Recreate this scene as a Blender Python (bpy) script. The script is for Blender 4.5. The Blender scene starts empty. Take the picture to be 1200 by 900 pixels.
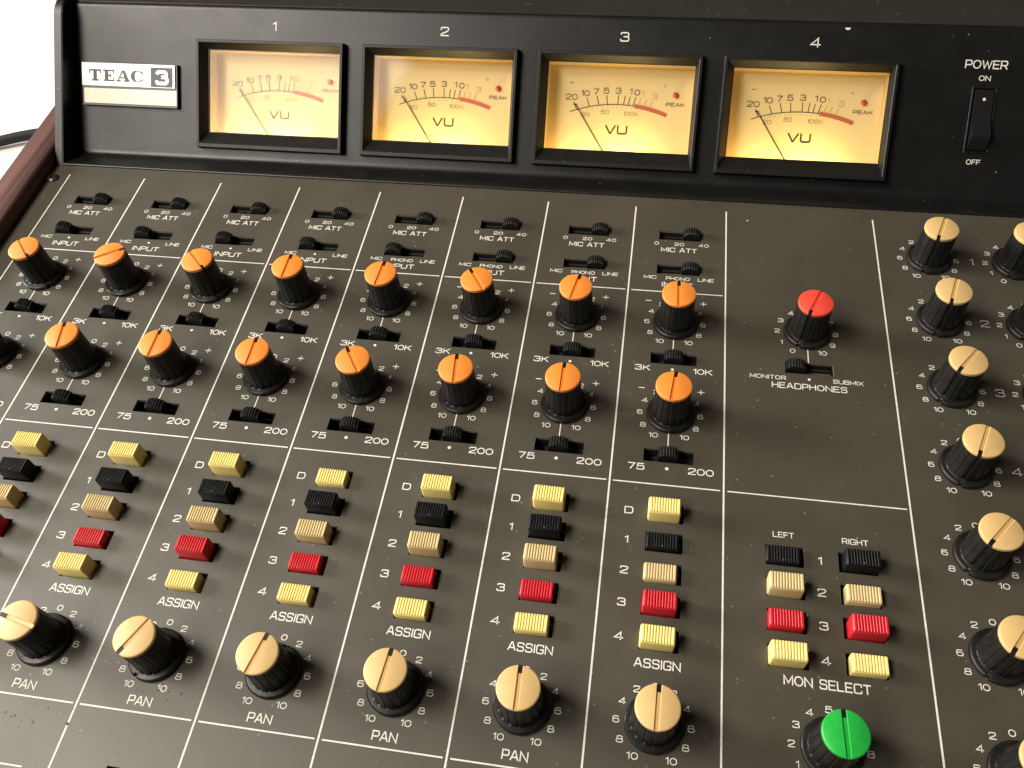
import bpy, bmesh, math, random
from mathutils import Matrix, Vector
random.seed(7)
PI = math.pi
SC = bpy.context.scene
COL = SC.collection
MM = 0.001

# ------------------------------------------------------------------ camera
cam_d = bpy.data.cameras.new('camera'); cam = bpy.data.objects.new('camera', cam_d); COL.objects.link(cam)
RX = (0.98685547, 0.14952604, -0.06130453)
RY = (0.08524734, -0.80393477, -0.58857606)
RZ = (-0.13729229, 0.57561346, -0.80611412)
CAM = Vector((0.26714888, -0.27945548, 0.25426569))
cam.matrix_world = Matrix(((RX[0], -RY[0], -RZ[0], CAM.x), (RX[1], -RY[1], -RZ[1], CAM.y),
                           (RX[2], -RY[2], -RZ[2], CAM.z), (0, 0, 0, 1)))
cam_d.sensor_width = 36.0; cam_d.lens = 30.31
cam_d.clip_start = 0.01; cam_d.clip_end = 50
SC.camera = cam

# ------------------------------------------------------------------ world, lamps, exposure
W = bpy.data.worlds.new('World'); SC.world = W; W.use_nodes = True
bg = W.node_tree.nodes['Background']; bg.inputs[0].default_value = (1.0, 0.86, 0.66, 1); bg.inputs[1].default_value = 0.05

def area(name, loc, target, sx, sy, power, color):
    d = bpy.data.lights.new(name, 'AREA'); d.shape = 'RECTANGLE'; d.size = sx; d.size_y = sy
    d.energy = power; d.color = color
    o = bpy.data.objects.new(name, d); COL.objects.link(o); o.location = loc
    o.rotation_euler = (Vector(target) - Vector(loc)).to_track_quat('-Z', 'Y').to_euler()
    return o
area('window_light', (-1.32, 0.06, 0.50), (0.15, -0.1, 0.0), 0.44, 0.44, 41.0, (1.0, 0.97, 0.92))
area('ceiling_light', (-0.68, -0.26, 1.22), (0.15, -0.1, 0.0), 0.50, 0.45, 21.0, (1.0, 0.91, 0.78))
area('room_light', (-0.66, -0.95, 1.25), (0.15, -0.05, 0.0), 0.55, 0.55, 16.0, (1.0, 0.93, 0.83))

SC.view_settings.view_transform = 'Standard'; SC.view_settings.look = 'None'
SC.view_settings.exposure = 0.0; SC.view_settings.gamma = 1.0
SC.render.engine = 'CYCLES'
SC.cycles.use_denoising = True
SC.cycles.max_bounces = 8
SC.cycles.caustics_reflective = False; SC.cycles.caustics_refractive = False

# ------------------------------------------------------------------ materials
def mat(name, base, rough=0.5, base2=None, nscale=60, rvar=0.0, bump=0.0, bscale=2500, dust=0.0, spec=0.5, metallic=0.0, dscale=900, dustcol=(0.45, 0.43, 0.38)):
    m = bpy.data.materials.new(name); m.use_nodes = True
    nt = m.node_tree; N = nt.nodes; L = nt.links
    b = N['Principled BSDF']
    b.inputs['Base Color'].default_value = (*base, 1); b.inputs['Roughness'].default_value = rough
    b.inputs['Specular IOR Level'].default_value = spec; b.inputs['Metallic'].default_value = metallic
    tc = N.new('ShaderNodeTexCoord')
    col = None
    if base2 is not None or rvar:
        n = N.new('ShaderNodeTexNoise'); n.inputs['Scale'].default_value = nscale; n.inputs['Detail'].default_value = 6
        n.inputs['Roughness'].default_value = 0.65
        L.new(tc.outputs['Object'], n.inputs['Vector'])
        r = N.new('ShaderNodeValToRGB'); r.color_ramp.elements[0].position = 0.3; r.color_ramp.elements[1].position = 0.7
        r.color_ramp.elements[0].color = (*base, 1); r.color_ramp.elements[1].color = (*(base2 or base), 1)
        L.new(n.outputs['Fac'], r.inputs['Fac']); col = r.outputs['Color']
        L.new(col, b.inputs['Base Color'])
        if rvar:
            mr = N.new('ShaderNodeMapRange'); mr.inputs['To Min'].default_value = rough - rvar; mr.inputs['To Max'].default_value = rough + rvar
            mr.inputs['From Min'].default_value = 0.3; mr.inputs['From Max'].default_value = 0.7
            L.new(n.outputs['Fac'], mr.inputs['Value']); L.new(mr.outputs['Result'], b.inputs['Roughness'])
    if dust:
        v = N.new('ShaderNodeTexVoronoi'); v.inputs['Scale'].default_value = dscale
        L.new(tc.outputs['Object'], v.inputs['Vector'])
        sep = N.new('ShaderNodeSeparateColor'); L.new(v.outputs['Color'], sep.inputs['Color'])
        a = N.new('ShaderNodeMath'); a.operation = 'LESS_THAN'; a.inputs[1].default_value = 0.22; L.new(v.outputs['Distance'], a.inputs[0])
        c = N.new('ShaderNodeMath'); c.operation = 'GREATER_THAN'; c.inputs[1].default_value = 1 - dust; L.new(sep.outputs['Red'], c.inputs[0])
        k = N.new('ShaderNodeMath'); k.operation = 'MULTIPLY'; L.new(a.outputs[0], k.inputs[0]); L.new(c.outputs[0], k.inputs[1])
        k2 = N.new('ShaderNodeMath'); k2.operation = 'MULTIPLY'; L.new(k.outputs[0], k2.inputs[0]); L.new(sep.outputs['Green'], k2.inputs[1])
        mx = N.new('ShaderNodeMix'); mx.data_type = 'RGBA'
        L.new(k2.outputs[0], mx.inputs[0])
        if col: L.new(col, mx.inputs[6])
        else: mx.inputs[6].default_value = (*base, 1)
        mx.inputs[7].default_value = (*dustcol, 1)
        L.new(mx.outputs[2], b.inputs['Base Color'])
    if bump:
        n2 = N.new('ShaderNodeTexNoise'); n2.inputs['Scale'].default_value = bscale; n2.inputs['Detail'].default_value = 3
        L.new(tc.outputs['Object'], n2.inputs['Vector'])
        bp = N.new('ShaderNodeBump'); bp.inputs['Strength'].default_value = bump; bp.inputs['Distance'].default_value = 0.0002
        L.new(n2.outputs['Fac'], bp.inputs['Height']); L.new(bp.outputs['Normal'], b.inputs['Normal'])
    return m

M = {}
M['panel'] = mat('panel_paint', (0.047, 0.041, 0.029), 0.47, (0.060, 0.053, 0.039), 22, 0.05, 0.25, 3000, dust=0.03, dscale=700, spec=0.6, dustcol=(0.2, 0.19, 0.16))
M['edge'] = mat('aluminium_edge', (0.30, 0.28, 0.24), 0.5, metallic=0.6)
M['well'] = mat('slot_dark', (0.006, 0.006, 0.006), 0.6)
M['brass'] = mat('contact_metal', (0.16, 0.12, 0.05), 0.45, metallic=0.4)
M['bridge'] = mat('bridge_plastic', (0.005, 0.005, 0.005), 0.38, (0.007, 0.007, 0.007), 80, 0.03, 0.25, 2200, dust=0.008, dscale=700, spec=0.4, dustcol=(0.2, 0.2, 0.19))
M['frame'] = mat('frame_plastic', (0.006, 0.006, 0.006), 0.42, (0.009, 0.009, 0.009), 120, 0.05, 0.2, 2500, dust=0.01, dscale=1000, spec=0.3, dustcol=(.15,.15,.14))
M['knob'] = mat('knob_plastic', (0.005, 0.005, 0.005), 0.38, (0.014, 0.013, 0.012), 160, 0.08, 0.15, 1500, dust=0.03, dscale=1100, spec=0.32, dustcol=(.12,.11,.1))
M['black'] = mat('black_plastic', (0.004, 0.004, 0.005), 0.4, (0.008, 0.008, 0.009), 300, 0.06, 0.2, 2500, dust=0.03, dscale=1100, spec=0.25, dustcol=(.15,.15,.14))
M['lever'] = mat('lever_plastic', (0.006, 0.006, 0.006), 0.5, (0.010, 0.010, 0.010), 300, 0.05, spec=0.3)
M['orange'] = mat('orange_cap', (0.71, 0.215, 0.027), 0.5, (0.80, 0.26, 0.038), 190, 0.05)
M['beige'] = mat('beige_cap', (0.56, 0.375, 0.150), 0.5, (0.65, 0.44, 0.185), 190, 0.05)
M['redcap'] = mat('red_cap', (0.74, 0.060, 0.036), 0.42, (0.84, 0.082, 0.05), 150, 0.05)
M['greencap'] = mat('green_cap', (0.010, 0.34, 0.040), 0.45, (0.015, 0.42, 0.055), 150, 0.05)
M['yellow'] = mat('yellow_button', (0.82, 0.655, 0.215), 0.42, (0.87, 0.72, 0.27), 200, 0.06, dust=0.02, dscale=1100, dustcol=(0.4, 0.3, 0.15))
M['tan'] = mat('tan_button', (0.55, 0.43, 0.20), 0.45, (0.63, 0.50, 0.255), 200, 0.06, dust=0.02, dscale=1100, dustcol=(0.35, 0.26, 0.13))
M['red'] = mat('red_button', (0.50, 0.012, 0.022), 0.36, (0.60, 0.018, 0.03), 200, 0.06)
M['ink'] = mat('white_ink', (0.56, 0.54, 0.485), 0.6, (0.83, 0.80, 0.73), 700)
M['scratch'] = mat('scratch_grey', (0.22, 0.21, 0.18), 0.6)
M['badge'] = mat('badge_white', (0.85, 0.85, 0.83), 0.14)
M['strip'] = mat('badge_cream', (0.80, 0.68, 0.53), 0.4)
M['badgegrey'] = mat('badge_grey', (0.035, 0.035, 0.04), 0.5)
M['chrome'] = mat('badge_rim', (0.03, 0.03, 0.03), 0.35)
M['card'] = mat('meter_card', (0.74, 0.57, 0.27), 0.7, (0.77, 0.60, 0.30), 60)
M['box'] = mat('meter_box', (0.40, 0.28, 0.13), 0.6)
M['cover'] = mat('cover_paint', (0.022, 0.021, 0.018), 0.35, (0.027, 0.026, 0.022), 35, 0.04, 0.25, 3000, dust=0.02, dscale=700, spec=0.3, dustcol=(0.2, 0.19, 0.16))
M['mink'] = mat('meter_ink', (0.05, 0.04, 0.02), 0.6)
M['mink2'] = mat('meter_small_ink', (0.13, 0.085, 0.03), 0.6)
M['mred'] = mat('meter_red', (0.48, 0.11, 0.055), 0.6)
M['mamber'] = mat('meter_amber_ink', (0.55, 0.25, 0.06), 0.6)
M['lamp'] = mat('peak_lamp_red', (0.42, 0.06, 0.035), 0.45)
M['needle'] = mat('needle_black', (0.05, 0.035, 0.015), 0.4)
M['rocker'] = mat('rocker_plastic', (0.010, 0.010, 0.0105), 0.3)
M['screw'] = mat('screw_black', (0.02, 0.02, 0.02), 0.3, (0.06, 0.058, 0.055), 500, 0.05, metallic=0.5)
M['cable'] = mat('cable_rubber', (0.012, 0.012, 0.013), 0.7, spec=0.25)
M['table'] = mat('table_white', (0.82, 0.82, 0.81), 0.5, (0.85, 0.85, 0.84), 12, 0.05)

def wood():
    m = bpy.data.materials.new('dark_wood'); m.use_nodes = True
    nt = m.node_tree; N = nt.nodes; L = nt.links; b = N['Principled BSDF']
    tc = N.new('ShaderNodeTexCoord'); mp = N.new('ShaderNodeMapping'); mp.inputs['Scale'].default_value = (260, 9, 260)
    L.new(tc.outputs['Object'], mp.inputs['Vector'])
    n = N.new('ShaderNodeTexNoise'); n.inputs['Scale'].default_value = 1.0; n.inputs['Detail'].default_value = 8; n.inputs['Distortion'].default_value = 0.4
    L.new(mp.outputs['Vector'], n.inputs['Vector'])
    r = N.new('ShaderNodeValToRGB'); e = r.color_ramp.elements
    e[0].position = 0.35; e[0].color = (0.030, 0.012, 0.010, 1); e[1].position = 0.68; e[1].color = (0.135, 0.058, 0.047, 1)
    L.new(n.outputs['Fac'], r.inputs['Fac']); L.new(r.outputs['Color'], b.inputs['Base Color'])
    b.inputs['Roughness'].default_value = 0.52
    bp = N.new('ShaderNodeBump'); bp.inputs['Strength'].default_value = 0.3; bp.inputs['Distance'].default_value = 0.0002
    L.new(n.outputs['Fac'], bp.inputs['Height']); L.new(bp.outputs['Normal'], b.inputs['Normal'])
    return m
M['wood'] = wood()

def glass():
    m = bpy.data.materials.new('meter_glass'); m.use_nodes = True
    nt = m.node_tree; N = nt.nodes; L = nt.links; N.remove(N['Principled BSDF'])
    t = N.new('ShaderNodeBsdfTransparent'); t.inputs[0].default_value = (0.97, 0.97, 0.96, 1)
    g = N.new('ShaderNodeBsdfGlossy'); g.inputs['Roughness'].default_value = 0.06
    f = N.new('ShaderNodeFresnel'); f.inputs['IOR'].default_value = 1.5
    k = N.new('ShaderNodeMath'); k.operation = 'MULTIPLY'; k.inputs[1].default_value = 0.42
    mx = N.new('ShaderNodeMixShader'); L.new(f.outputs[0], k.inputs[0]); L.new(k.outputs[0], mx.inputs[0])
    L.new(t.outputs[0], mx.inputs[1]); L.new(g.outputs[0], mx.inputs[2])
    L.new(mx.outputs[0], N['Material Output'].inputs['Surface'])
    return m
M['glass'] = glass()

# ------------------------------------------------------------------ mesh helpers (authored in millimetres)
def link(name, bm, mats, parent=None, smooth=False, loc=None, angle=None):
    me = bpy.data.meshes.new(name)
    bmesh.ops.scale(bm, vec=(MM, MM, MM), verts=bm.verts)
    bm.to_mesh(me); bm.free()
    for m in (mats if isinstance(mats, (list, tuple)) else [mats]): me.materials.append(M[m])
    if smooth:
        for p in me.polygons: p.use_smooth = True
        me.set_sharp_from_angle(angle=math.radians(angle or 35))
    o = bpy.data.objects.new(name, me); COL.objects.link(o)
    if parent: o.parent = parent
    if loc: o.location = [c * MM for c in loc]
    return o

def empty(name, loc=(0, 0, 0)):
    o = bpy.data.objects.new(name, None); o.empty_display_size = 0.02; COL.objects.link(o); o.location = loc
    return o

def dup(o, parent, loc=None, rotz=None):
    c = o.copy(); COL.objects.link(c); c.parent = parent
    if loc is not None: c.location = [v * MM for v in loc]
    if rotz is not None: c.rotation_euler = (0, 0, rotz)
    for ch in [x for x in SC.objects if x.parent == o]:
        d = ch.copy(); COL.objects.link(d); d.parent = c
    return c

def kids(o): return [x for x in SC.objects if x.parent == o]

def face(bm, pts, mi=0):
    f = bm.faces.new([bm.verts.new(p) for p in pts]); f.material_index = mi; return f

def box(bm, x0, x1, y0, y1, z0, z1, mi=0, bevel=0.0, seg=2):
    b = bmesh.new()
    vs = [b.verts.new(p) for p in [(x0, y0, z0), (x1, y0, z0), (x1, y1, z0), (x0, y1, z0), (x0, y0, z1), (x1, y0, z1), (x1, y1, z1), (x0, y1, z1)]]
    for q in [(3, 2, 1, 0), (4, 5, 6, 7), (0, 1, 5, 4), (1, 2, 6, 5), (2, 3, 7, 6), (3, 0, 4, 7)]: b.faces.new([vs[i] for i in q])
    if bevel: bmesh.ops.bevel(b, geom=b.edges[:], offset=bevel, segments=seg, affect='EDGES', profile=0.5)
    merge(bm, b, mi)

def merge(bm, b, mi=0, keep=False):
    mp = {v: bm.verts.new(v.co) for v in b.verts}
    for f in b.faces:
        try: g = bm.faces.new([mp[v] for v in f.verts])
        except ValueError: continue
        g.material_index = f.material_index if keep else mi
        g.smooth = f.smooth
    b.free()

def extrude_x(bm, prof, x0, x1, mi=0, closed=True, caps=True):
    """profile of (y, z) points swept along x"""
    n = len(prof)
    A = [bm.verts.new((x0, y, z)) for y, z in prof]; B = [bm.verts.new((x1, y, z)) for y, z in prof]
    for i in range(n if closed else n - 1):
        j = (i + 1) % n
        f = bm.faces.new((A[i], B[i], B[j], A[j])); f.material_index = mi
    if closed and caps:
        f = bm.faces.new(A[::-1]); f.material_index = mi
        f = bm.faces.new(B); f.material_index = mi
    bmesh.ops.recalc_face_normals(bm, faces=bm.faces[:])

def lathe(bm, prof, n=64, rfun=None, mi=0, cap_top=True):
    rings = []
    for r, z in prof:
        rings.append([bm.verts.new(((r + (rfun(2 * PI * i / n, z, r) if rfun else 0)) * math.cos(2 * PI * i / n),
                                    (r + (rfun(2 * PI * i / n, z, r) if rfun else 0)) * math.sin(2 * PI * i / n), z)) for i in range(n)])
    for a, b in zip(rings, rings[1:]):
        for i in range(n):
            j = (i + 1) % n
            f = bm.faces.new((a[i], a[j], b[j], b[i])); f.material_index = mi
    if cap_top:
        f = bm.faces.new(rings[-1]); f.material_index = mi

# ---------------- stroke lettering
def chaikin(p, it=3):
    for _ in range(it):
        q = [p[0]]
        for a, b in zip(p, p[1:]):
            q += [(0.75 * a[0] + 0.25 * b[0], 0.75 * a[1] + 0.25 * b[1]), (0.25 * a[0] + 0.75 * b[0], 0.25 * a[1] + 0.75 * b[1])]
        q.append(p[-1]); p = q
    return p
def S(*p): return ('s', chaikin(list(p)))
def LN(*p): return ('l', list(p))
def RR(x0, y0, x1, y1, k=0.36):
    w, h = x1 - x0, y1 - y0; r = min(w, h) * k * 1.25; r = min(r, w / 2 - 1e-3, h / 2 - 1e-3); out = []
    for cx, cy, a0 in [(x1 - r, y1 - r, 0), (x0 + r, y1 - r, 90), (x0 + r, y0 + r, 180), (x1 - r, y0 + r, 270)]:
        for i in range(6):
            a = math.radians(a0 + 18 * i); out.append((cx + r * math.cos(a), cy + r * math.sin(a)))
    return ('c', out)
G = {  # width, strokes (cap height 1)
 'A': (1.0, [LN((0, 0), (.44, 1), (.56, 1), (1, 0)), LN((.2, .3), (.8, .3))]),
 'B': (.9, [LN((.5, .52), (0, .52), (0, 1), (.5, 1)), S((.5, 1), (.85, 1), (.85, .52), (.5, .52)), S((.5, .52), (.92, .52), (.92, 0), (.5, 0)), LN((.5, 0), (0, 0), (0, .52))]),
 'C': (.95, [S((.95, .74), (.95, 1), (.5, 1), (0, 1), (0, .5), (0, 0), (.5, 0), (.95, 0), (.95, .26))]),
 'D': (.95, [('c', [(0, 0), (0, 1), (.4, 1)] + chaikin([(.4, 1), (.98, 1), (.98, 0), (.4, 0)])[1:])]),
 'E': (.85, [LN((.85, 1), (0, 1), (0, 0), (.85, 0)), LN((0, .52), (.75, .52))]),
 'F': (.8, [LN((.82, 1), (0, 1), (0, 0)), LN((0, .5), (.7, .5))]),
 'G': (.98, [S((.95, .76), (.95, 1), (.5, 1), (0, 1), (0, .5), (0, 0), (.5, 0), (.95, 0), (.95, .3)), LN((.55, .46), (.95, .46), (.95, .25))]),
 'H': (.92, [LN((0, 0), (0, 1)), LN((.92, 0), (.92, 1)), LN((0, .52), (.92, .52))]),
 'I': (.06, [LN((.03, 0), (.03, 1))]),
 'K': (.9, [LN((0, 0), (0, 1)), LN((.88, 1), (.05, .42)), LN((.32, .6), (.92, 0))]),
 'L': (.8, [LN((0, 1), (0, 0), (.8, 0))]),
 'M': (1.15, [LN((0, 0), (0, 1), (.575, .2), (1.15, 1), (1.15, 0))]),
 'N': (.98, [LN((0, 0), (0, 1), (.98, 0), (.98, 1))]),
 'O': (1.08, [RR(0, 0, 1.08, 1, .5)]),
 'P': (.86, [LN((0, 0), (0, 1), (.5, 1)), S((.5, 1), (.88, 1), (.88, .42), (.5, .42)), LN((.5, .42), (0, .42))]),
 'R': (.92, [LN((0, 0), (0, 1), (.5, 1)), S((.5, 1), (.9, 1), (.9, .44), (.5, .44)), LN((.5, .44), (0, .44)), LN((.5, .44), (.92, 0))]),
 'S': (.92, [S((.88, .78), (.88, 1), (.46, 1), (.03, 1), (.03, .53), (.46, .52), (.9, .5), (.9, 0), (.46, 0), (.02, 0), (.02, .22))]),
 'T': (.92, [LN((0, 1), (.92, 1)), LN((.46, 1), (.46, 0))]),
 'U': (.95, [S((0, 1), (0, .5), (0, 0), (.475, 0), (.95, 0), (.95, .5), (.95, 1))]),
 'V': (1.0, [LN((0, 1), (.46, 0), (.54, 0), (1, 1))]),
 'W': (1.35, [LN((0, 1), (.32, 0), (.675, .9), (1.03, 0), (1.35, 1))]),
 'X': (.95, [LN((0, 0), (.95, 1)), LN((0, 1), (.95, 0))]),
 '0': (.88, [RR(0, 0, .88, 1, .8)]),
 '1': (.34, [LN((0, .8), (.32, 1), (.32, 0))]),
 '2': (.88, [S((.02, .74), (.02, 1), (.45, 1), (.86, 1), (.86, .62), (.5, .42), (.02, .18), (.02, .0), (.02, 0), (.1, 0)), LN((.05, 0), (.88, 0))]),
 '3': (.88, [S((.03, .8), (.03, 1), (.45, 1), (.84, 1), (.84, .54), (.34, .53)), S((.34, .53), (.88, .53), (.88, 0), (.45, 0), (0, 0), (0, .22))]),
 '4': (.95, [LN((.7, 0), (.7, 1), (0, .26), (.95, .26))]),
 '5': (.88, [LN((.82, 1), (.1, 1), (.05, .5)), S((.05, .5), (.2, .62), (.5, .62), (.88, .62), (.88, .3), (.88, 0), (.45, 0), (0, 0), (0, .2))]),
 '6': (.88, [S((.8, .9), (.7, 1), (.45, 1), (0, 1), (0, .3)), RR(0, 0, .88, .6, .8)]),
 '7': (.85, [LN((0, 1), (.85, 1), (.3, 0))]),
 '8': (.9, [RR(.07, .53, .83, 1, .8), RR(0, 0, .9, .53, .8)]),
 '9': (.9, [RR(0, .4, .88, 1, .8), S((.88, .7), (.88, 0), (.45, 0), (.18, 0), (.08, .1))]),
 '+': (.9, [LN((0, .5), (.9, .5)), LN((.45, .05), (.45, .95))]),
 '-': (.8, [LN((0, .5), (.8, .5))]),
 '%': (1.0, [RR(0, .55, .38, 1, .45), RR(.62, 0, 1, .45, .45), LN((.1, 0), (.9, 1))]),
 ' ': (.45, []),
}
class Print:
    """flat ink strokes collected on one plane"""
    def __init__(s, z=0.05): s.bm = bmesh.new(); s.z = z; s.k = 0
    def ribbon(s, pts, w, closed=False, mi=0, cap=True):
        s.k += 1; z = s.z + 0.004 * (s.k % 7)
        P = [Vector(p) for p in pts]; Q = [P[0]]
        for p in P[1:]:
            if (p - Q[-1]).length > 1e-4: Q.append(p)
        if closed and (Q[0] - Q[-1]).length < 1e-4: Q.pop()
        n = len(Q)
        if n < 2: return
        Lf, Rt = [], []
        for i in range(n):
            d0 = (Q[i] - Q[i - 1]) if (i > 0 or closed) else (Q[1] - Q[0])
            d1 = (Q[(i + 1) % n] - Q[i]) if (i < n - 1 or closed) else d0
            d0 = d0.normalized(); d1 = d1.normalized()
            n0 = Vector((-d0.y, d0.x)); n1 = Vector((-d1.y, d1.x)); m = n0 + n1
            if m.length < 1e-3: m = n0.copy()
            m.normalize(); k = w / 2 / max(0.45, m.dot(n0))
            c = Q[i].copy()
            if cap and not closed and i == 0: c -= d0 * w * .3
            if cap and not closed and i == n - 1: c += d0 * w * .3
            Lf.append(s.bm.verts.new((c.x + m.x * k, c.y + m.y * k, z))); Rt.append(s.bm.verts.new((c.x - m.x * k, c.y - m.y * k, z)))
        for i in range(n if closed else n - 1):
            j = (i + 1) % n
            f = s.bm.faces.new((Rt[i], Rt[j], Lf[j], Lf[i])); f.material_index = mi
    def poly(s, pts, mi=0):
        s.k += 1; z = s.z + 0.004 * (s.k % 7)
        f = s.bm.faces.new([s.bm.verts.new((x, y, z)) for x, y in pts]); f.material_index = mi
    def dot(s, x, y, r, mi=0): s.poly([(x + r * math.cos(2 * PI * i / 16), y + r * math.sin(2 * PI * i / 16)) for i in range(16)], mi)
    def text(s, t, cx, cy, h, width=None, w=None, gap=.3, mi=0, slant=0.0):
        w = 0.92 * (w or 0.16 * h)
        adv = []; x = 0
        for ch in t:
            adv.append(x); x += G[ch][0] + gap
        tot = (x - gap) * h
        sx = (width - w) / tot if width else 1.0
        hh = h - w
        for ch, a in zip(t, adv):
            for kind, pts in G[ch][1]:
                pp = [(cx + ((a + px) * h - tot / 2) * sx + slant * (py - .5) * hh, cy + (py - .5) * hh) for px, py in pts]
                s.ribbon(pp, w, closed=(kind == 'c'), mi=mi)
    def done(s, name, mats, parent, loc=None): return link(name, s.bm, mats, parent, loc=loc)

# ------------------------------------------------------------------ the setting: a white table
TZ = -62.0
tb = bmesh.new(); face(tb, [(-1500, -900, TZ), (1900, -900, TZ), (1900, 1500, TZ), (-1500, 1500, TZ)])
table = link('tabletop', tb, 'table'); table['kind'] = 'structure'

# ------------------------------------------------------------------ the console
desk = empty('mixing_console')
desk['label'] = 'black audio mixing console with four lit needle meters, coloured knobs and push buttons'
desk['category'] = 'mixing console'

P = 37.5
CX = [18.75 + P * i for i in range(8)]
YEND = 6.0
# ---- hole tables
SLOT = []      # centre x of slot, y0, y1, lever centre offset, kind
SX0, SX1 = -8.15, 8.8
SW = []        # (cx, cy, lever shift)
for i, c in enumerate(CX):
    SW.append((c, -16.15, 5.0, 'mic'))
    SW.append((c, -35.25, -4.4 if i < 5 else 5.0, 'in'))
    SW.append((c, -80.35, 0.2, 'eq'))
    SW.append((c, -122.4, 0.1, 'eq'))
SW.append((329.55, -79.9, -4.7, 'hp'))
BY = [-144.3, -154.85, -165.4, -176.0, -186.7]
BTN = []       # (cx, cy, colour, drop, cap shift)
UP = {0: (0, 0, 3.6, 0, .3), 1: (0, 0, 0, 0, 0), 2: (0, 0, 0, 3.6, .3), 3: (0, .2, 0, .4, 3.4), 4: (3.9, .3, .8, 3.8, 3.4), 5: (.4, .2, .4, 3.2, 3.4), 6: (.2, .2, .1, 3.4, 3.4), 7: (.3, 4.4, 4.2, .6, .5)}
CN = ['yellow', 'black', 'tan', 'red', 'yellow']
for i in range(8):
    for j in range(5):
        BTN.append((CX[i], BY[j], CN[j], UP[i][j], 0.0))
for k, (bx, dx) in enumerate([(318.65, 0.0), (340.75, 0.95)]):
    dr = [(4.6, .6, 3.4, .2), (.8, 3.6, .2, 3.4)][k]
    for j in range(4): BTN.append((bx, BY[j + 1], CN[j + 1], dr[j], dx))
FAD = CX
holes = [(c + SX0, c + SX1, y - 2.6, y + 2.6) for c, y, _, _ in SW]
holes += [(c - 5.65, c + 6.25, y - 3.3, y + 3.5) for c, y, _, _, _ in BTN]
holes += [(c - 2.0, c + 2.0, -338.0, -242.8) for c in FAD]

# ---- front panel: one sheet with real openings
def holed_sheet(bm, X0, X1, Y0, Y1, holes, to3, mi=0):
    xs = sorted({round(v, 3) for h in holes for v in h[:2]} | {X0, X1}); ys = sorted({round(v, 3) for h in holes for v in h[2:]} | {Y0, Y1})
    vc = {}
    def V(x, y):
        k = (x, y)
        if k not in vc: vc[k] = bm.verts.new(to3(x, y))
        return vc[k]
    H = [tuple(round(v, 3) for v in h) for h in holes]
    for a, b in zip(xs, xs[1:]):
        for c, d in zip(ys, ys[1:]):
            mx, my = (a + b) / 2, (c + d) / 2
            if any(h[0] < mx < h[1] and h[2] < my < h[3] for h in H): continue
            f = bm.faces.new((V(a, c), V(b, c), V(b, d), V(a, d))); f.material_index = mi
bm = bmesh.new()
PX0, PX1, PY0 = -10.8, 452.0, -352.0
holed_sheet(bm, PX0, PX1, PY0, YEND, holes, lambda x, y: (x, y, 0.0))
bmesh.ops.dissolve_limit(bm, angle_limit=0.001, verts=bm.verts[:], edges=bm.edges[:])
for h in holes:   # sheet thickness seen at the rim of every opening
    x0, x1, y0, y1 = h
    for a, b in [((x0, y0), (x1, y0)), ((x1, y0), (x1, y1)), ((x1, y1), (x0, y1)), ((x0, y1), (x0, y0))]:
        face(bm, [(b[0], b[1], 0), (a[0], a[1], 0), (a[0], a[1], -1.0), (b[0], b[1], -1.0)], 1)
panel = link('front_panel', bm, ['panel', 'edge'], desk)

# ---- printed lines and legends
def ring(pr, cx, cy, kind, hid=()):
    R = 10.5
    if kind == 'sym': lab = {0: '6', 30: '4', 60: '2', 90: '0', 120: '2', 150: '4', 180: '6', 210: '8', 240: '10', 300: '10', 330: '8'}
    else: lab = {240: '0', 210: '1', 180: '2', 150: '3', 120: '4', 90: '5', 60: '6', 30: '7', 0: '8', 330: '9', 300: '10'}
    for a, t in lab.items():
        r = math.radians(a); rr = R + (0.15 if len(t) == 2 else 0)
        pr.text(t, cx + rr * math.cos(r), cy + rr * math.sin(r), 1.95, w=.3, gap=.28)
def leg(name='printed_legend'):
    pr = Print(); pr.name = name; PRS.append(pr); return pr
PRS = []
for i, c in enumerate(CX):
    pr = leg()
    for t, dx in (('0', -9.0), ('20', .1), ('40', 9.9)): pr.text(t, c + dx, -21.0, 1.8, w=.28)
    pr.text('MIC ATT', c + .1, -24.35, 2.5, width=14.4, w=.38)
    pr = leg()
    pr.text('MIC', c - 10.6, -40.0, 1.75, w=.28, gap=.26); pr.text('LINE', c + 11.1, -40.0, 1.75, w=.28, gap=.24)
    if i < 4: pr.dot(c + .1, -40.0, .5)
    else: pr.text('PHONO', c + .3, -40.1, 1.75, width=9.4, w=.28)
    pr.text('INPUT', c + .1, -43.5, 2.5, width=12.0, w=.38)
    for ky in (-63.1, -105.1):
        pr = leg('scale_ring'); ring(pr, c, ky, 'sym')
        pr.text('-', c - 10.5, ky + 10.55, 2.4, w=.36); pr.text('+', c + 10.5, ky + 10.6, 2.5, w=.36)
        pr.ribbon([(c - .15, ky - 3), (c - .1, ky - 14.65)], .38)
    pr = leg(); pr.text('3K', c - 10.8, -85.3, 2.5, w=.38); pr.dot(c, -85.3, .55); pr.text('10K', c + 10.9, -85.35, 2.5, w=.38, gap=.25)
    pr = leg(); pr.text('75', c - 10.4, -127.4, 2.6, w=.4); pr.dot(c - .1, -127.4, .6); pr.text('200', c + 11.2, -127.5, 2.6, w=.4, gap=.25)
    pr = leg()
    for j, t in enumerate('D1234'): pr.text(t, c - 11.6, BY[j], 2.6, w=.4)
    if True:
        pr.text('ASSIGN', c + .2, -193.9, 2.8, width=13.6, w=.4)
        pr = leg('scale_ring'); ring(pr, c, -210.8, 'sym'); pr = leg(); pr.text('PAN', c + .1, -224.4, 2.8, width=7.5, w=.42)
    if True:
        pr = leg('fader_scale')
        for k in range(6): pr.ribbon([(c + 3.7, -246.5 - 8 * k), (c + 10.6, -246.5 - 8 * k)], .4)
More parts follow.
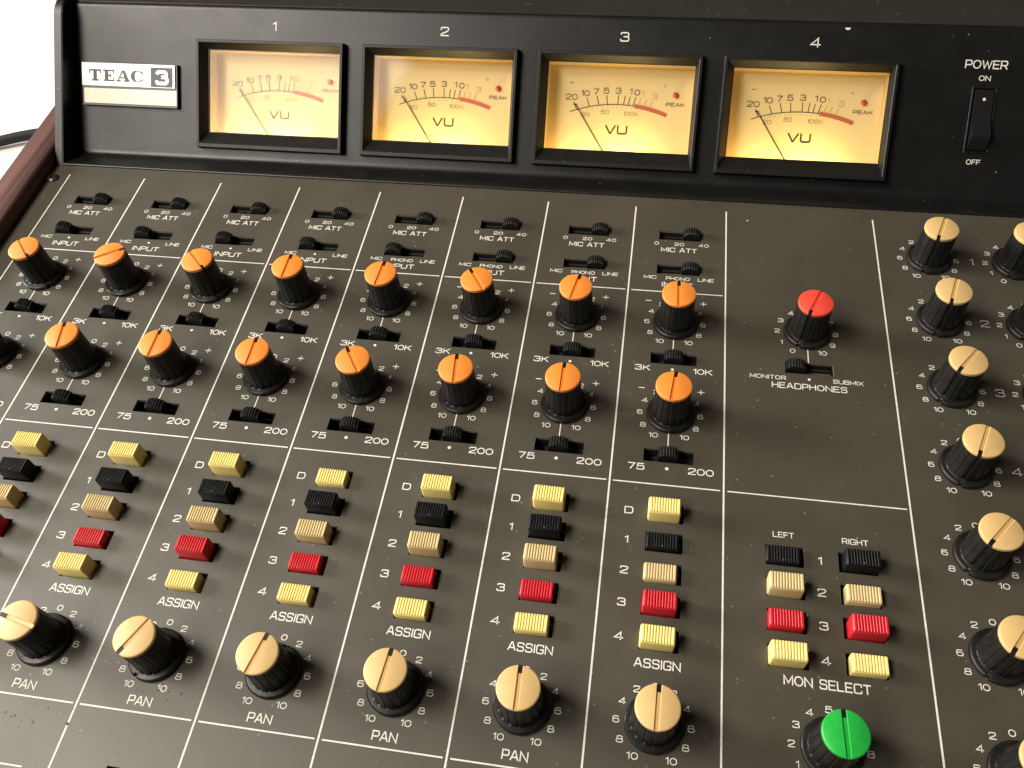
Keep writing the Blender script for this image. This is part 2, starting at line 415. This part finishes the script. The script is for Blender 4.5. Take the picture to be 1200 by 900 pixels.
pr = leg('scale_ring'); ring(pr, 329.55, -63.0, 'pot')
pr.ribbon([(329.7, -66), (329.7, -77.2)], .38)
pr = leg()
pr.text('MONITOR', 315.2, -84.9, 1.85, width=12.7, w=.28); pr.text('SUBMIX', 343.0, -84.75, 1.85, width=10.4, w=.28)
pr.dot(329.6, -84.8, .5); pr.text('HEADPHONES', 329.5, -88.2, 2.6, width=26.0, w=.38)
pr = leg('paint_fleck'); pr.dot(308.6, -4.7, .35)
pr = leg()
pr.text('LEFT', 318.7, -147.5, 2.0, width=6.6, w=.3); pr.text('RIGHT', 340.6, -147.4, 2.0, width=8.0, w=.3)
pr = leg()
for j in range(4): pr.text('1234'[j], 329.5, -155.1 - 10.5 * j, 2.6, w=.4)
pr.text('MON SELECT', 329.4, -193.5, 2.9, width=24.2, w=.42)
pr = leg('scale_ring'); ring(pr, 329.4, -210.9, 'pot')
KY = [-20.8, -52.4, -83.95, -115.8, -147.6, -179.25, -210.7]
for k, ky in enumerate(KY):
    pr = leg('scale_ring'); ring(pr, 377.7, ky, 'sym')
    if k < 4: pr = leg(); pr.text('1234'[k], 393.85, ky + .1, 3.2, w=.36)
    pr = leg('scale_ring'); ring(pr, 409.4, ky, 'pot')
for pr in PRS: pr.done(pr.name, 'ink', panel)
def blob(pr, x, y, r, k=9):
    e = random.uniform(.5, 1.0); t = random.uniform(0, PI)
    pts = []
    for i in range(k):
        a = 2 * PI * i / k; q = r * random.uniform(.55, 1.1); u, v = q * math.cos(a), q * e * math.sin(a)
        pts.append((x + u * math.cos(t) - v * math.sin(t), y + u * math.sin(t) + v * math.cos(t)))
    pr.poly(pts)
pr = Print(.075)
for k in range(15): blob(pr, random.gauss(137, 4.2), random.gauss(-221.5, 1.6), random.uniform(.12, .38))
for k in range(13): blob(pr, random.gauss(98.5, 3.4), random.gauss(-234.5, 1.5), random.uniform(.12, .42))
blob(pr, 112.4, -233.6, .8); blob(pr, 112.1, -229.4, .35); blob(pr, 104.5, -230.2, .4)
pr.done('panel_scuffs', 'well', panel)
pr = Print(.08)
for x, y, l, a in [(262, -107, 7, -8), (345, -52, 3, 60), (361, -100, 3.5, 100), (335, -88, 0, 0), (196, -139, 3, -60), (222, -149, 5, -70), (270, -160, 3.5, 50), (318, -60, 2.5, 20), (75, -139.5, 3, 20), (300, -108, 2, 70), (325.6, -163.6, 9.5, -12), (270, -155, 4, -70), (262, -148, 5, 35)]:
    if l:
        a = math.radians(a); pr.ribbon(chaikin([(x, y), (x + l * .5 * math.cos(a + .25), y + l * .5 * math.sin(a + .25)), (x + l * math.cos(a), y + l * math.sin(a))], 2), .07, cap=False)
pr.done('panel_scratches', 'scratch', panel)

WX = 358.66
def line(pts, w=.56):
    pr = Print(0.04); pr.ribbon(pts, w, cap=False); return pr.done('divider_line', 'ink', panel)
for i in range(9): line([(P * i, 0), (P * i, PY0 + 4)])
line([(WX, 0), (WX, PY0 + 4)])
for i in range(8):
    for y in (-47.44, -133.75, -227.65):
        line([(P * i + 1.1, y), (P * (i + 1) - 1.1, y)], .44)
line([(301.2, -133.75), (WX - 1.0, -133.75)], .44)

# ---- panel screw
bm = bmesh.new()
lathe(bm, [(2.7, 0.0), (2.7, .35), (2.3, .9), (1.5, 1.25), (1.0, 1.3), (.9, .7)], 32)
screw = link('panel_screw', bm, 'screw', desk, smooth=True, loc=(-7.0, -3.3, 0.02))

# ---- slide switches (well with lever)
def well_bm(x0, x1, y0, y1, depth, contacts=True):
    b = bmesh.new(); e = .0
    t, d = -1.0, -depth
    face(b, [(x0, y0, d), (x1, y0, d), (x1, y1, d), (x0, y1, d)])
    face(b, [(x0, y0, t), (x0, y0, d), (x0, y1, d), (x0, y1, t)][::-1]); face(b, [(x1, y0, t), (x1, y1, t), (x1, y1, d), (x1, y0, d)][::-1])
    face(b, [(x0, y0, t), (x1, y0, t), (x1, y0, d), (x0, y0, d)][::-1]); face(b, [(x0, y1, t), (x0, y1, d), (x1, y1, d), (x1, y1, t)][::-1])
    if contacts:
        box(b, x0 + .4, x1 - .4, -2.1, -.9, d + .02, d + 3.0, 0, .15)
        box(b, x0 + .4, x1 - .4, -.5, .5, d + .02, d + 2.2, 1, .15)
        box(b, x0 + .4, x1 - .4, 1.2, 2.2, d + .02, d + 2.4, 0, .15)
    return b
def lever_bm(wid=6.8, dep=3.9, top=3.5):
    b = bmesh.new(); n = 15; prof = [(-wid / 2, -2.6)]
    for k in range(n):
        u = -1 + 2 * k / (n - 1); x = u * wid / 2 * .97
        base = top - 1.5 * abs(u) ** 2.4
        prof.append((x, base - (0.42 if k % 2 else 0)))
    prof.append((wid / 2, -2.6)); m = len(prof)
    ys = [(-dep / 2, .0), (-dep / 2 + .45, 1.), (dep / 2 - .45, 1.), (dep / 2, .0)]
    rings = []
    for y, k in ys: rings.append([b.verts.new((x, y, z - (0.45 * (1 - k) if z > 0 else 0))) for x, z in prof])
    for a, c in zip(rings, rings[1:]):
        for i in range(m):
            j = (i + 1) % m; b.faces.new((a[i], a[j], c[j], c[i]))
    b.faces.new(rings[0][::-1]); b.faces.new(rings[-1])
    bmesh.ops.recalc_face_normals(b, faces=b.faces[:])
    return b
sw0 = None; plain = None
for c, y, sh, kind in SW:
    if sw0 is None:
        sw0 = link('slide_switch', well_bm(SX0, SX1, -2.6, 2.6, 5.0), ['well', 'brass'], desk, loc=(c, y, 0))
        lv = link('lever', lever_bm(), 'lever', sw0); s = sw0
    else:
        s = dup(sw0, desk, (c, y, 0))
        if kind == 'eq':
            if plain is None:
                t_ = link('slot_well', well_bm(SX0, SX1, -2.6, 2.6, 5.0, False), ['well', 'brass'], desk); plain = t_.data; bpy.data.objects.remove(t_)
            s.data = plain
    s_l = kids(s)[0]; s_l.location = ((sh + random.uniform(-.12, .12)) * MM, .35 * MM, random.uniform(-.15, .1) * MM)

# ---- push buttons (well with ribbed cap)
def cap_bm(wid=10.4, dep=5.7, top=6.2, ribs=9):
    b = bmesh.new()
    box(b, -wid / 2, wid / 2, -dep / 2, dep / 2, -6, top - .32, 0, .65, 3)
    x = -wid / 2 + 1.35; step = (wid - 2.7) / ribs
    box(b, -wid / 2 + .35, -wid / 2 + 1.25, -dep / 2 + .25, dep / 2 - .25, top - 1.0, top, 0, .18, 1)
    box(b, wid / 2 - 1.25, wid / 2 - .35, -dep / 2 + .25, dep / 2 - .25, top - 1.0, top, 0, .18, 1)
    for k in range(ribs):
        box(b, x + step * k + .12, x + step * (k + 1) - .17, -dep / 2 + .22, dep / 2 - .22, top - 1.0, top - .02, 0, .13, 1)
    return b
proto = {}
wellmesh = None
NAMES = {'yellow': 'yellow push button', 'black': 'black push button', 'tan': 'tan push button', 'red': 'red push button'}
for c, y, colr, drop, dx in BTN:
    if colr not in proto:
        if wellmesh is None:
            w = link('push_button', well_bm(-5.65, 6.25, -3.3, 3.5, 6.5, False), 'well', desk); wellmesh = w.data
        else:
            w = bpy.data.objects.new('push_button', wellmesh); COL.objects.link(w); w.parent = desk
        link('button_cap', cap_bm(), colr, w, smooth=True, angle=30)
        w['label'] = NAMES[colr]
        proto[colr] = w; w.location = (c * MM, y * MM, 0)
    else: w = dup(proto[colr], desk, (c, y, 0))
    k = kids(w)[0]
    k.location = ((-.3 + dx + random.uniform(-.12, .12)) * MM, random.uniform(-.06, .06) * MM, -drop * MM)
    k.rotation_euler = (random.uniform(-.015, .015), random.uniform(-.02, .02), random.uniform(-.012, .012))

# ---- rotary knobs: fluted body and slotted coloured cap, pointer along +x
def flute(a, z, r):
    a = (a + PI) % (2 * PI) - PI
    d = 0.0
    if abs(a) < 0.085: d -= 0.75                     # pointer groove
    elif r < 6.6 and z > 1.0:
        k = (a / (2 * PI) * 16) % 1.0
        if min(k, 1 - k) < 0.09: d -= 0.17
    return d
def knob_body():
    b = bmesh.new()
    lathe(b, [(8.3, 0.05), (8.35, 1.0), (8.2, 1.5), (7.85, 1.78), (7.2, 1.88), (6.62, 1.92), (6.45, 2.1), (6.35, 4.0), (6.08, 15.4), (5.95, 15.9), (5.0, 15.95)], 192, flute)
    box(b, 4.0, 6.22, -.61, .61, 15.5, 16.84, 0)       # dark pointer block in the cap slot
    return b
def knob_cap():
    b = bmesh.new(); R = 6.12; n = 40; sw = .60
    lathe(b, [(R - .1, 15.7), (R, 15.85), (R, 16.6)], 64, None)   # floor of the slot
    for s in (1, -1):
        a0 = math.asin(sw / R)
        def outline(r, z, inset):
            a1 = math.asin((sw + inset) / r)
            return [b.verts.new((r * math.cos(a1 + (PI - 2 * a1) * i / n), s * r * math.sin(a1 + (PI - 2 * a1) * i / n), z)) for i in range(n + 1)]
        rr = [outline(R, 16.55, 0), outline(R, 16.85, 0), outline(R - .12, 16.98, .05), outline(R - .42, 17.12, .14)]
        for p, q in zip(rr, rr[1:]):
            for i in range(n + 1):
                j = (i + 1) % (n + 1)
                b.faces.new((p[i], p[j], q[j], q[i]))
        b.faces.new(rr[-1])
    bmesh.ops.recalc_face_normals(b, faces=b.faces[:])
    return b
ANG = {'o1c1': -46, 'o1c2': 33, 'o1c3': -44, 'o1c4': 90, 'o1c5': 86, 'o1c6': 124, 'o1c7': 79, 'o1c8': 92, 'o2c1': 90, 'o2c2': 102, 'o2c3': 91, 'o2c4': 91, 'o2c5': 124, 'o2c6': 95, 'o2c7': 90, 'o2c8': 84,
       'p3': 168, 'p4': -117, 'p5': 77, 'p6': 85, 'p7': 91, 'p8': 89, 'hp': -114, 'k1': -110, 'k2': -107, 'k3': -128, 'k4': -111, 'k5': -130, 'k6': -125, 'k7': -118, 'gr': 93, 'm1': -112, 'm2': -120}
KN = []
for i, c in enumerate(CX):
    KN.append(('orange', c, -63.1, ANG['o1c%d' % (i + 1)])); KN.append(('orange', c, -105.1, ANG['o2c%d' % (i + 1)]))
    KN.append(('beige', c, -210.8, ANG.get('p%d' % (i + 1), 95 - 20 * i)))
KN.append(('redcap', 329.55, -63.0, ANG['hp'])); KN.append(('greencap', 329.4, -210.9, ANG['gr']))
for k, ky in enumerate(KY): KN.append(('beige', 377.7, ky, ANG['k%d' % (k + 1)]))
for k, ky in enumerate(KY): KN.append(('beige', 409.4, ky, (-112, -120, -104, -125, -110, -118, -108)[k]))
CAPL = {'orange': 'knob with an orange cap', 'beige': 'knob with a beige cap', 'redcap': 'knob with a red cap', 'greencap': 'knob with a green cap'}
kp = {}; body = None; capmesh = None
for colr, x, y, a in KN:
    if colr not in kp:
        if body is None:
            w = link('rotary_knob', knob_body(), 'knob', desk, smooth=True, angle=28); body = w.data
        else:
            w = bpy.data.objects.new('rotary_knob', body); COL.objects.link(w); w.parent = desk
        link('knob_cap', knob_cap(), colr, w, smooth=True, angle=32)
        w['label'] = CAPL[colr]; kp[colr] = w
    else: w = dup(kp[colr], desk)
    w.location = (x * MM, y * MM, 0.02 * MM)
    w.rotation_euler = (random.uniform(-.008, .008), random.uniform(-.012, .012), math.radians(a))

# ---- meter bridge: sloping housing with a recessed face
TH = 0.80720146; CT, ST = math.cos(TH), math.sin(TH); Y0 = 16.15
def F(x, v, off=0.0):  # point on the sloping face; off = millimetres behind the meter rims
    return Vector((x, Y0 + v * CT + off * ST, v * ST - off * CT))
FM = Matrix(((1, 0, 0, 0), (0, CT, -ST, Y0), (0, ST, CT, 0), (0, 0, 0, 1)))   # local (x, v, out) to console
BX0, BX1 = -6.6, 446.0
MX = [91.8 + 79.16 * i for i in range(4)]
WINX0, WINX1, WV0, WV1 = -30.6, 32.4, 12.55, 49.2
bm = bmesh.new()
whole = [(m + WINX0, m + WINX1, WV0, WV1) for m in MX] + [(395.2, 403.6, 19.3, 44.2)]
VB = 2.2
holed_sheet(bm, BX0, BX1, VB, 66.6, whole, lambda x, v: tuple(F(x, v, 4.0)))
fb = F(0, VB, 4.0); ft = F(0, 66.6, 4.0)
def strip(pts):
    for (ya, za), (yb, zb) in zip(pts, pts[1:]):
        face(bm, [(BX0, ya, za), (BX1, ya, za), (BX1, yb, zb), (BX0, yb, zb)])
low = [(6.0, -6.0), (6.0, -.1), (6.08, .35), (6.35, .68), (6.75, .8), (7.2, .74), (7.7, .58)]
def fillet(p0, p1, p2, n=8):
    return [((1 - t) ** 2 * p0[0] + 2 * t * (1 - t) * p1[0] + t * t * p2[0], (1 - t) ** 2 * p0[1] + 2 * t * (1 - t) * p1[1] + t * t * p2[1]) for t in [k / n for k in range(n + 1)]]
crn = F(0, -.35, 4.0)                    # where the lower wall of the recess meets the face
wy, wz = crn.y - 7.7, crn.z - .58; wl = math.hypot(wy, wz)
strip(low + fillet((crn.y - 2.6 * wy / wl, crn.z - 2.6 * wz / wl), (crn.y, crn.z), (fb.y, fb.z)))
edge = fillet((ft.y, ft.z), (ft.y + .9, ft.z + .94), (ft.y + 2.3, ft.z + .95))
strip(edge)
bmesh.ops.remove_doubles(bm, verts=bm.verts[:], dist=1e-4)
bridge = link('meter_bridge', bm, 'bridge', desk, smooth=True, angle=50)
# top cover
bm = bmesh.new(); ty, tz = ft.y + 2.3, ft.z + .95
extrude_x(bm, [(ty, tz), (ty + .4, tz + .2), (205, tz + .2), (207, tz - 1.5), (207, -58), (150, -58), (150, -20), (ty + 2, tz - 3)], BX0, BX1)
link('top_cover', bm, 'cover', bridge)
# side cheeks of the bridge
def cheek(x0, x1):
    b = bmesh.new()
    prof = [(6.0, -30), (6.0, 0.0), (54.6, 46.9)]
    for k in range(1, 9):
        t = k / 8; p0, p1, p2 = (54.6, 46.9), (58.6, 50.8), (65.5, 50.8)
        prof.append(((1 - t) ** 2 * p0[0] + 2 * t * (1 - t) * p1[0] + t * t * p2[0], (1 - t) ** 2 * p0[1] + 2 * t * (1 - t) * p1[1] + t * t * p2[1]))
    prof += [(208, 50.8), (208, -58), (100, -58)]
    extrude_x(b, prof, x0, x1)
    bmesh.ops.bevel(b, geom=[e for e in b.edges if abs(e.verts[0].co.x - e.verts[1].co.x) < 1e-6], offset=.35, segments=2, affect='EDGES')
    return link('end_cheek', b, 'bridge', bridge, smooth=True, angle=40)
cheek(-10.8, -6.6)
cheek(446.0, 450.2)

# printed numbers on the bridge
pr = Print(0.05)
for i, m in enumerate(MX): pr.text('1234'[i], m + 1.35, 60.1, 3.9, w=.55)
pr.text('POWER', 398.6, 53.6, 3.4, width=16.4, w=.5); pr.text('ON', 398.7, 48.25, 2.1, width=4.6, w=.34); pr.text('OFF', 399.1, 15.0, 2.1, width=5.6, w=.34)
o = pr.done('printed_legend', 'ink', bridge)
def on_face(o, off):
    o.matrix_local = Matrix.Translation((0, 0, 0)) @ scaled(FM, off)
def scaled(m, off):
    m = m.copy(); t = F(0, 0, off); m.translation = Vector((0, t.y, t.z)) * MM; return m
on_face(o, 4.0)

# white chip on the top edge of the face
pr = Print(0.06); pr.poly([(342.8 + 1.1 * math.cos(PI + PI * i / 8), 66.3 + .9 * math.sin(PI + PI * i / 8)) for i in range(9)]); on_face(pr.done('paint_chip', 'ink', bridge), 4.0)

# ---- four lit needle meters (local x = right, y = up the slope, z = out of the face)
def meter_frame():
    b = bmesh.new()
    x0, x1, v0, v1 = -35.03, 35.05, 5.19, 53.05
    def loop(a, c, d, e, z): return [b.verts.new(p) for p in [(a, d, z), (c, d, z), (c, e, z), (a, e, z)]]
    ls = [loop(x0 - .35, x1 + .35, v0 - .35, v1 + .35, -4.05), loop(x0, x1, v0, v1, -.25), loop(x0 + .2, x1 - .2, v0 + .2, v1 - .2, 0),
          loop(x0 + 1.25, x1 - 1.2, v0 + 1.7, v1 - 1.25, 0), loop(x0 + 1.45, x1 - 1.4, v0 + 1.9, v1 - 1.45, -.2),
          loop(WINX0, WINX1, WV0, WV1, -4.3), loop(WINX0, WINX1, WV0, WV1, -4.8)]
    for p, q in zip(ls, ls[1:]):
        for i in range(4):
            j = (i + 1) % 4; b.faces.new((p[i], p[j], q[j], q[i]))
    return b
def arc_pt(x, r=0.0):
    R0 = 60.7; cx, cy = .4, 33.2 - R0
    a = math.acos((x - cx) / R0); return (cx + (R0 + r) * math.cos(a), cy + (R0 + r) * math.sin(a))
def meter_print():
    pr = Print(0.05)
    pr.ribbon([arc_pt(-20.7 + 28.4 * i / 30) for i in range(31)], .34, mi=0)
    pr.ribbon([arc_pt(7.6 + 14.3 * i / 16, .1) for i in range(17)], 1.75, mi=1, cap=False)
    for (a, b) in [((-18.03, 30.57), (-19.27, 33.54)), ((-12.29, 32.05), (-13.6, 35.27)), ((-8.17, 32.7), (-9.17, 36.42)), ((-4.43, 33.1), (-4.86, 36.96)), ((.26, 33.2), (.24, 37.16)), ((2.76, 33.1), (3.2, 36.9)), ((4.8, 33.0), (5.46, 36.76)), ((6.92, 32.8), (7.95, 36.56))]:
        pr.ribbon([a, b], .35)
    for (a, b) in [((9.59, 34.1), (10.24, 36.21)), ((11.89, 33.6), (12.69, 35.63)), ((14.37, 32.9), (15.36, 35.15))]: pr.ribbon([a, b], .28, mi=3)
    for t, x, y in [('20', -20.43, 35.75), ('10', -14.37, 37.49), ('7', -9.7, 38.41), ('5', -5.24, 38.96), ('3', .15, 39.16), ('1', 5.64, 39.0), ('0', 8.37, 38.66)]: pr.text(t, x, y, 2.5, w=.36, gap=.22)
    for t, x, y in [('1', 10.8, 38.23), ('3', 16.22, 37.2)]: pr.text(t, x, y, 2.3, w=.24, mi=3)
    pr.text('-', -20.78, 41.81, 2.2, w=.3); pr.text('+', 20.16, 41.77, 1.6, w=.26, mi=3)
    pr.text('PEAK', 25.35, 34.06, 1.6, width=8.2, w=.3, mi=2)
    for t, x, y in [('20', -13.82, 28.41), ('50', -5.32, 29.82), ('100', 5.2, 29.48)]: pr.text(t, x, y, 1.75, w=.2, mi=2, gap=.22)
    pr.text('%', 8.6, 29.3, 1.6, w=.16, mi=3)
    for k in range(11):
        x, y = arc_pt(-15.5 + 2.2 * k, -1.1); pr.dot(x, y, .16, 2)
    pr.text('VU', .31, 22.4, 4.0, width=10.0, w=.82)
    return pr
def meter_box():
    """light box behind the window: ceiling, side walls and a deep bottom that hides the lamp"""
    b = bmesh.new(); x0, x1, v0, v1, zt, zb = WINX0 - .02, WINX1 + .02, 0.2, WV1 + .02, -4.85, -12.3
    face(b, [(x0, v0, zb), (x0, v1, zb), (x0, v1, zt), (x0, v0, zt)]); face(b, [(x1, v0, zb), (x1, v0, zt), (x1, v1, zt), (x1, v1, zb)])
    face(b, [(x0, v1, zb), (x1, v1, zb), (x1, v1, zt), (x0, v1, zt)]); face(b, [(x0, v0, zb), (x0, v0, zt), (x1, v0, zt), (x1, v0, zb)])
    face(b, [(x0, v0, zt), (x0, WV0, zt), (x1, WV0, zt), (x1, v0, zt)])
    return b
def build_meter():
    fr = link('vu_meter', meter_frame(), 'frame', desk)
    link('light_box', meter_box(), 'box', fr)
    c = bmesh.new(); face(c, [(WINX0 - .5, .1, -12.0), (WINX1 + .5, .1, -12.0), (WINX1 + .5, 50, -12.0), (WINX0 - .5, 50, -12.0)])
    link('scale_card', c, 'card', fr)
    pr = meter_print(); sc = pr.done('scale_print', ['mink', 'mred', 'mink2', 'mamber'], fr, loc=(0, 0, -12.0))
    n = bmesh.new()
    a, bq = Vector((-18.9, 33.0)), Vector((-2.2, 9.0)); d = (bq - a).normalized(); w = Vector((-d.y, d.x)) * .19
    for zz in (0,):
        vs = [(a - w, -10.9), (a + w, -10.9), (bq + w * 1.6, -10.9), (bq - w * 1.6, -10.9)]
        lo = [n.verts.new((p.x, p.y, z - .22)) for p, z in vs]; up = [n.verts.new((p.x, p.y, z)) for p, z in vs]
        n.faces.new(up); n.faces.new(lo[::-1])
        for i in range(4): n.faces.new((lo[i], lo[(i + 1) % 4], up[(i + 1) % 4], up[i]))
    box(n, -19.6, -17.9, 32.35, 32.75, -11.2, -10.95)
    link('needle', n, 'needle', fr)
    p = bmesh.new(); lathe(p, [(1.3, 0), (1.3, .5), (1.1, .95), (.6, 1.2), (.15, 1.28)], 24)
    link('peak_lamp', p, 'lamp', fr, smooth=True, angle=50, loc=(25.2, 38.0, -12.0))
    g = bmesh.new(); face(g, [(WINX0, WV0, -4.6), (WINX1, WV0, -4.6), (WINX1, WV1, -4.6), (WINX0, WV1, -4.6)])
    link('meter_glass', g, 'glass', fr)
    return fr
m0 = build_meter()
def place_meter(o, i):
    m = FM.copy(); m.translation = Vector((MX[i], Y0, 0)) * MM; o.matrix_local = m
place_meter(m0, 0)
for i in range(1, 4): place_meter(dup(m0, desk), i)
# the lamps of the meters: two small warm bulbs hidden under the lower bezel of each window
for i, m in enumerate(MX):
    for dx, pw in ((-15, .010), (5, .026)):
        d = bpy.data.lights.new('meter_bulb', 'AREA'); d.shape = 'RECTANGLE'; d.size = .016; d.size_y = .004; d.energy = pw * 1.0; d.color = (1.0, .78, .34)
        o = bpy.data.objects.new('meter_bulb', d); COL.objects.link(o)
        loc = F(m + dx, 1.5, 7.0) * MM; tgt = F(m + dx, 30, 11.0) * MM
        o.location = loc; o.rotation_euler = (tgt - loc).to_track_quat('-Z', 'Y').to_euler()

# ---- power switch
bm = bmesh.new(); x0, x1, v0, v1 = 395.2, 403.6, 19.3, 44.2
for q in ([(x0, v0), (x1, v0)], [(x1, v0), (x1, v1)], [(x1, v1), (x0, v1)], [(x0, v1), (x0, v0)]):
    (a, b_), (c, d) = q
    face(bm, [(a, b_, 0), (c, d, 0), (c, d, -5), (a, b_, -5)])
face(bm, [(x0, v0, -5), (x1, v0, -5), (x1, v1, -5), (x0, v1, -5)])
ps = link('power_switch', bm, 'well', desk); on_face(ps, 4.0)
bm = bmesh.new()
extrude_x(bm, [(43.7, -4.0), (43.7, .6), (43.2, 1.0), (34.4, .7), (33.6, .85), (25.3, 4.2), (24.6, 4.0), (19.7, .2), (19.7, -4.0)], x0 + .55, x1 - .45)
bmesh.ops.bevel(bm, geom=[e for e in bm.edges if abs(e.verts[0].co.x - e.verts[1].co.x) < 1e-6], offset=.22, segments=2, affect='EDGES')
br = bmesh.new()
for a_, b_, c_, d_ in [(x0 - .7, x1 + .7, v1, v1 + .7), (x0 - .7, x1 + .7, v0 - .7, v0), (x0 - .7, x0, v0 + .01, v1 - .01), (x1, x1 + .7, v0 + .01, v1 - .01)]: box(br, a_, b_, c_, d_, -.3, .45, 0, .12, 1)
link('switch_bezel', br, 'frame', ps)
rk = link('rocker', bm, 'rocker', ps, smooth=True, angle=30)
pr = Print(0.0); pr.dot(399.4, 39.9, .62); dt = pr.done('rocker_dot', 'ink', ps, loc=(0, 0, 1.0))

# ---- name badge
bm = bmesh.new(); box(bm, -2.2, 46.6, 22.2, 41.7, -.05, 1.5, 0, .25)
bd = link('name_badge', bm, 'rocker', desk); on_face(bd, 4.0)
bm = bmesh.new(); box(bm, -1.7, 45.4, 30.9, 41.3, .5, 2.2, 0, .15); link('badge_plate', bm, 'badge', bd)
bm = bmesh.new(); box(bm, -1.2, 45.9, 23.1, 29.9, .5, 1.75, 0, .12); link('badge_strip', bm, 'strip', bd)
bm = bmesh.new(); box(bm, 33.3, 44.2, 31.3, 40.0, 1.0, 2.24, 0, 0); link('number_square', bm, 'badgegrey', bd)
bm = bmesh.new(); box(bm, -2.0, 46.3, 22.0, 22.9, .6, 1.9, 0, .2); box(bm, 45.65, 46.45, 23.0, 41.5, .6, 1.9, 0, .2); link('badge_rim', bm, 'chrome', bd)
pr = Print(0.03)
def bar(x0, x1, y0, y1): pr.poly([(x0, y0), (x1, y0), (x1, y1), (x0, y1)], 1)
def serif(ox, oy, H, wd, ch):
    t = .14 * H; s = .34 * H; Wd = wd
    def b_(x0, x1, y0, y1): bar(ox + x0, ox + x1, oy + y0, oy + y1)
    if ch == 'T':
        b_(Wd / 2 - s / 2, Wd / 2 + s / 2, t, H - t); b_(0, Wd, H - t, H); b_(0, .1 * Wd, H - 2.6 * t, H - t); b_(.9 * Wd, Wd, H - 2.6 * t, H - t); b_(Wd * .22, Wd * .78, 0, t)
    if ch == 'E':
        b_(.14 * Wd, .14 * Wd + s, t, H - t); b_(0, Wd, H - t, H); b_(0, Wd, 0, t); b_(.9 * Wd, Wd, H - 2.4 * t, H - t); b_(.9 * Wd, Wd, t, 2.6 * t); b_(.14 * Wd + s, .7 * Wd, H / 2 - t / 2, H / 2 + t / 2); b_(.63 * Wd, .72 * Wd, H * .34, H * .66)
    if ch == 'A':
        pr.poly([(ox + .44 * Wd, oy + H), (ox + .62 * Wd, oy + H), (ox + .93 * Wd, oy + t), (ox + .66 * Wd, oy + t)], 1)
        pr.poly([(ox + .44 * Wd, oy + H), (ox + .52 * Wd, oy + H * .88), (ox + .2 * Wd, oy + t), (ox + .1 * Wd, oy + t)], 1)
        b_(.26 * Wd, .74 * Wd, .27 * H, .27 * H + t * .9); b_(0, .34 * Wd, 0, t); b_(.56 * Wd, Wd, 0, t)
    if ch == 'C':
        n = 40; prev = None
        for i in range(n + 1):
            a = math.radians(38 + (322 - 38) * i / n)
            th = .075 + .13 * max(0, -math.cos(a)) ** .8
            o_ = (ox + Wd / 2 + Wd / 2 * math.cos(a), oy + H / 2 + H * .52 * math.sin(a)); i_ = (ox + Wd / 2 + (Wd / 2 - th * H * 2.0) * math.cos(a), oy + H / 2 + (H * .52 - th * H * 1.15) * math.sin(a))
            if prev: pr.poly([prev[0], o_, i_, prev[1]], 1)
            prev = (o_, i_)
        b_(.86 * Wd, .95 * Wd, .62 * H, H); b_(.86 * Wd, .95 * Wd, .12 * H, .3 * H)
for ch, x, wd in (('T', 2.0, 6.2), ('E', 9.3, 5.6), ('A', 15.8, 7.0), ('C', 23.2, 6.4)): serif(x, 33.1, 5.2, wd, ch)
pr.done('badge_lettering', ['ink', 'badgegrey'], bd, loc=(0, 0, 2.2))
pr = Print(0.03)
three = chaikin([(.05, .78), (.12, 1), (.5, 1), (.92, 1), (.92, .55), (.45, .54)]); three2 = chaikin([(.45, .54), (1, .54), (1, 0), (.5, 0), (.04, 0), (0, .25)])
pr.ribbon([(36.2 + 5.3 * x, 33.0 + 5.1 * y) for x, y in three], 1.55, cap=False); pr.ribbon([(36.2 + 5.3 * x, 33.0 + 5.1 * y) for x, y in three2], 1.55, cap=False)
pr.done('badge_number', 'badge', bd, loc=(0, 0, 2.26))

# ---- wooden side cheeks of the case
def side(x0, x1):
    b = bmesh.new()
    box(b, x0, x1, -360, 215, -60, 6.4, 0, 1.6, 3)
    return link('wooden_side', b, 'wood', desk, smooth=True, angle=40)
side(-26.4, -10.85); side(452.2, 467.7)
bm = bmesh.new(); box(bm, -10.7, 452.1, -351.9, 206, -59.5, -12.0); link('case_base', bm, 'well', desk)

# ------------------------------------------------------------------ power cable lying on the table
def tube(pts, r, n=16):
    b = bmesh.new(); rings = []
    for i, p in enumerate(pts):
        p = Vector(p); d = (Vector(pts[min(i + 1, len(pts) - 1)]) - Vector(pts[max(i - 1, 0)])).normalized()
        u = d.cross(Vector((0, 0, 1))).normalized(); v = u.cross(d)
        rings.append([b.verts.new(p + u * r * math.cos(2 * PI * k / n) + v * r * math.sin(2 * PI * k / n)) for k in range(n)])
    for a, c in zip(rings, rings[1:]):
        for k in range(n): b.faces.new((a[k], a[(k + 1) % n], c[(k + 1) % n], c[k]))
    b.faces.new(rings[0][::-1]); b.faces.new(rings[-1]); bmesh.ops.recalc_face_normals(b, faces=b.faces[:])
    return b
ctl = [(-330, -40), (-230, 30), (-160, 70), (-121, 88), (-100, 97), (-75, 103), (-45, 150), (-15, 225), (20, 240)]
cp = chaikin(ctl, 3)
cb = link('power_cable', tube([(x, y, TZ + 3.3 - .6 + 2.0 * math.exp(-((x + 100) / 45) ** 2)) for x, y in cp], 3.1), 'cable', smooth=True)
cb['label'] = 'black power cable lying on the white tabletop beyond the wooden side'; cb['category'] = 'cable'
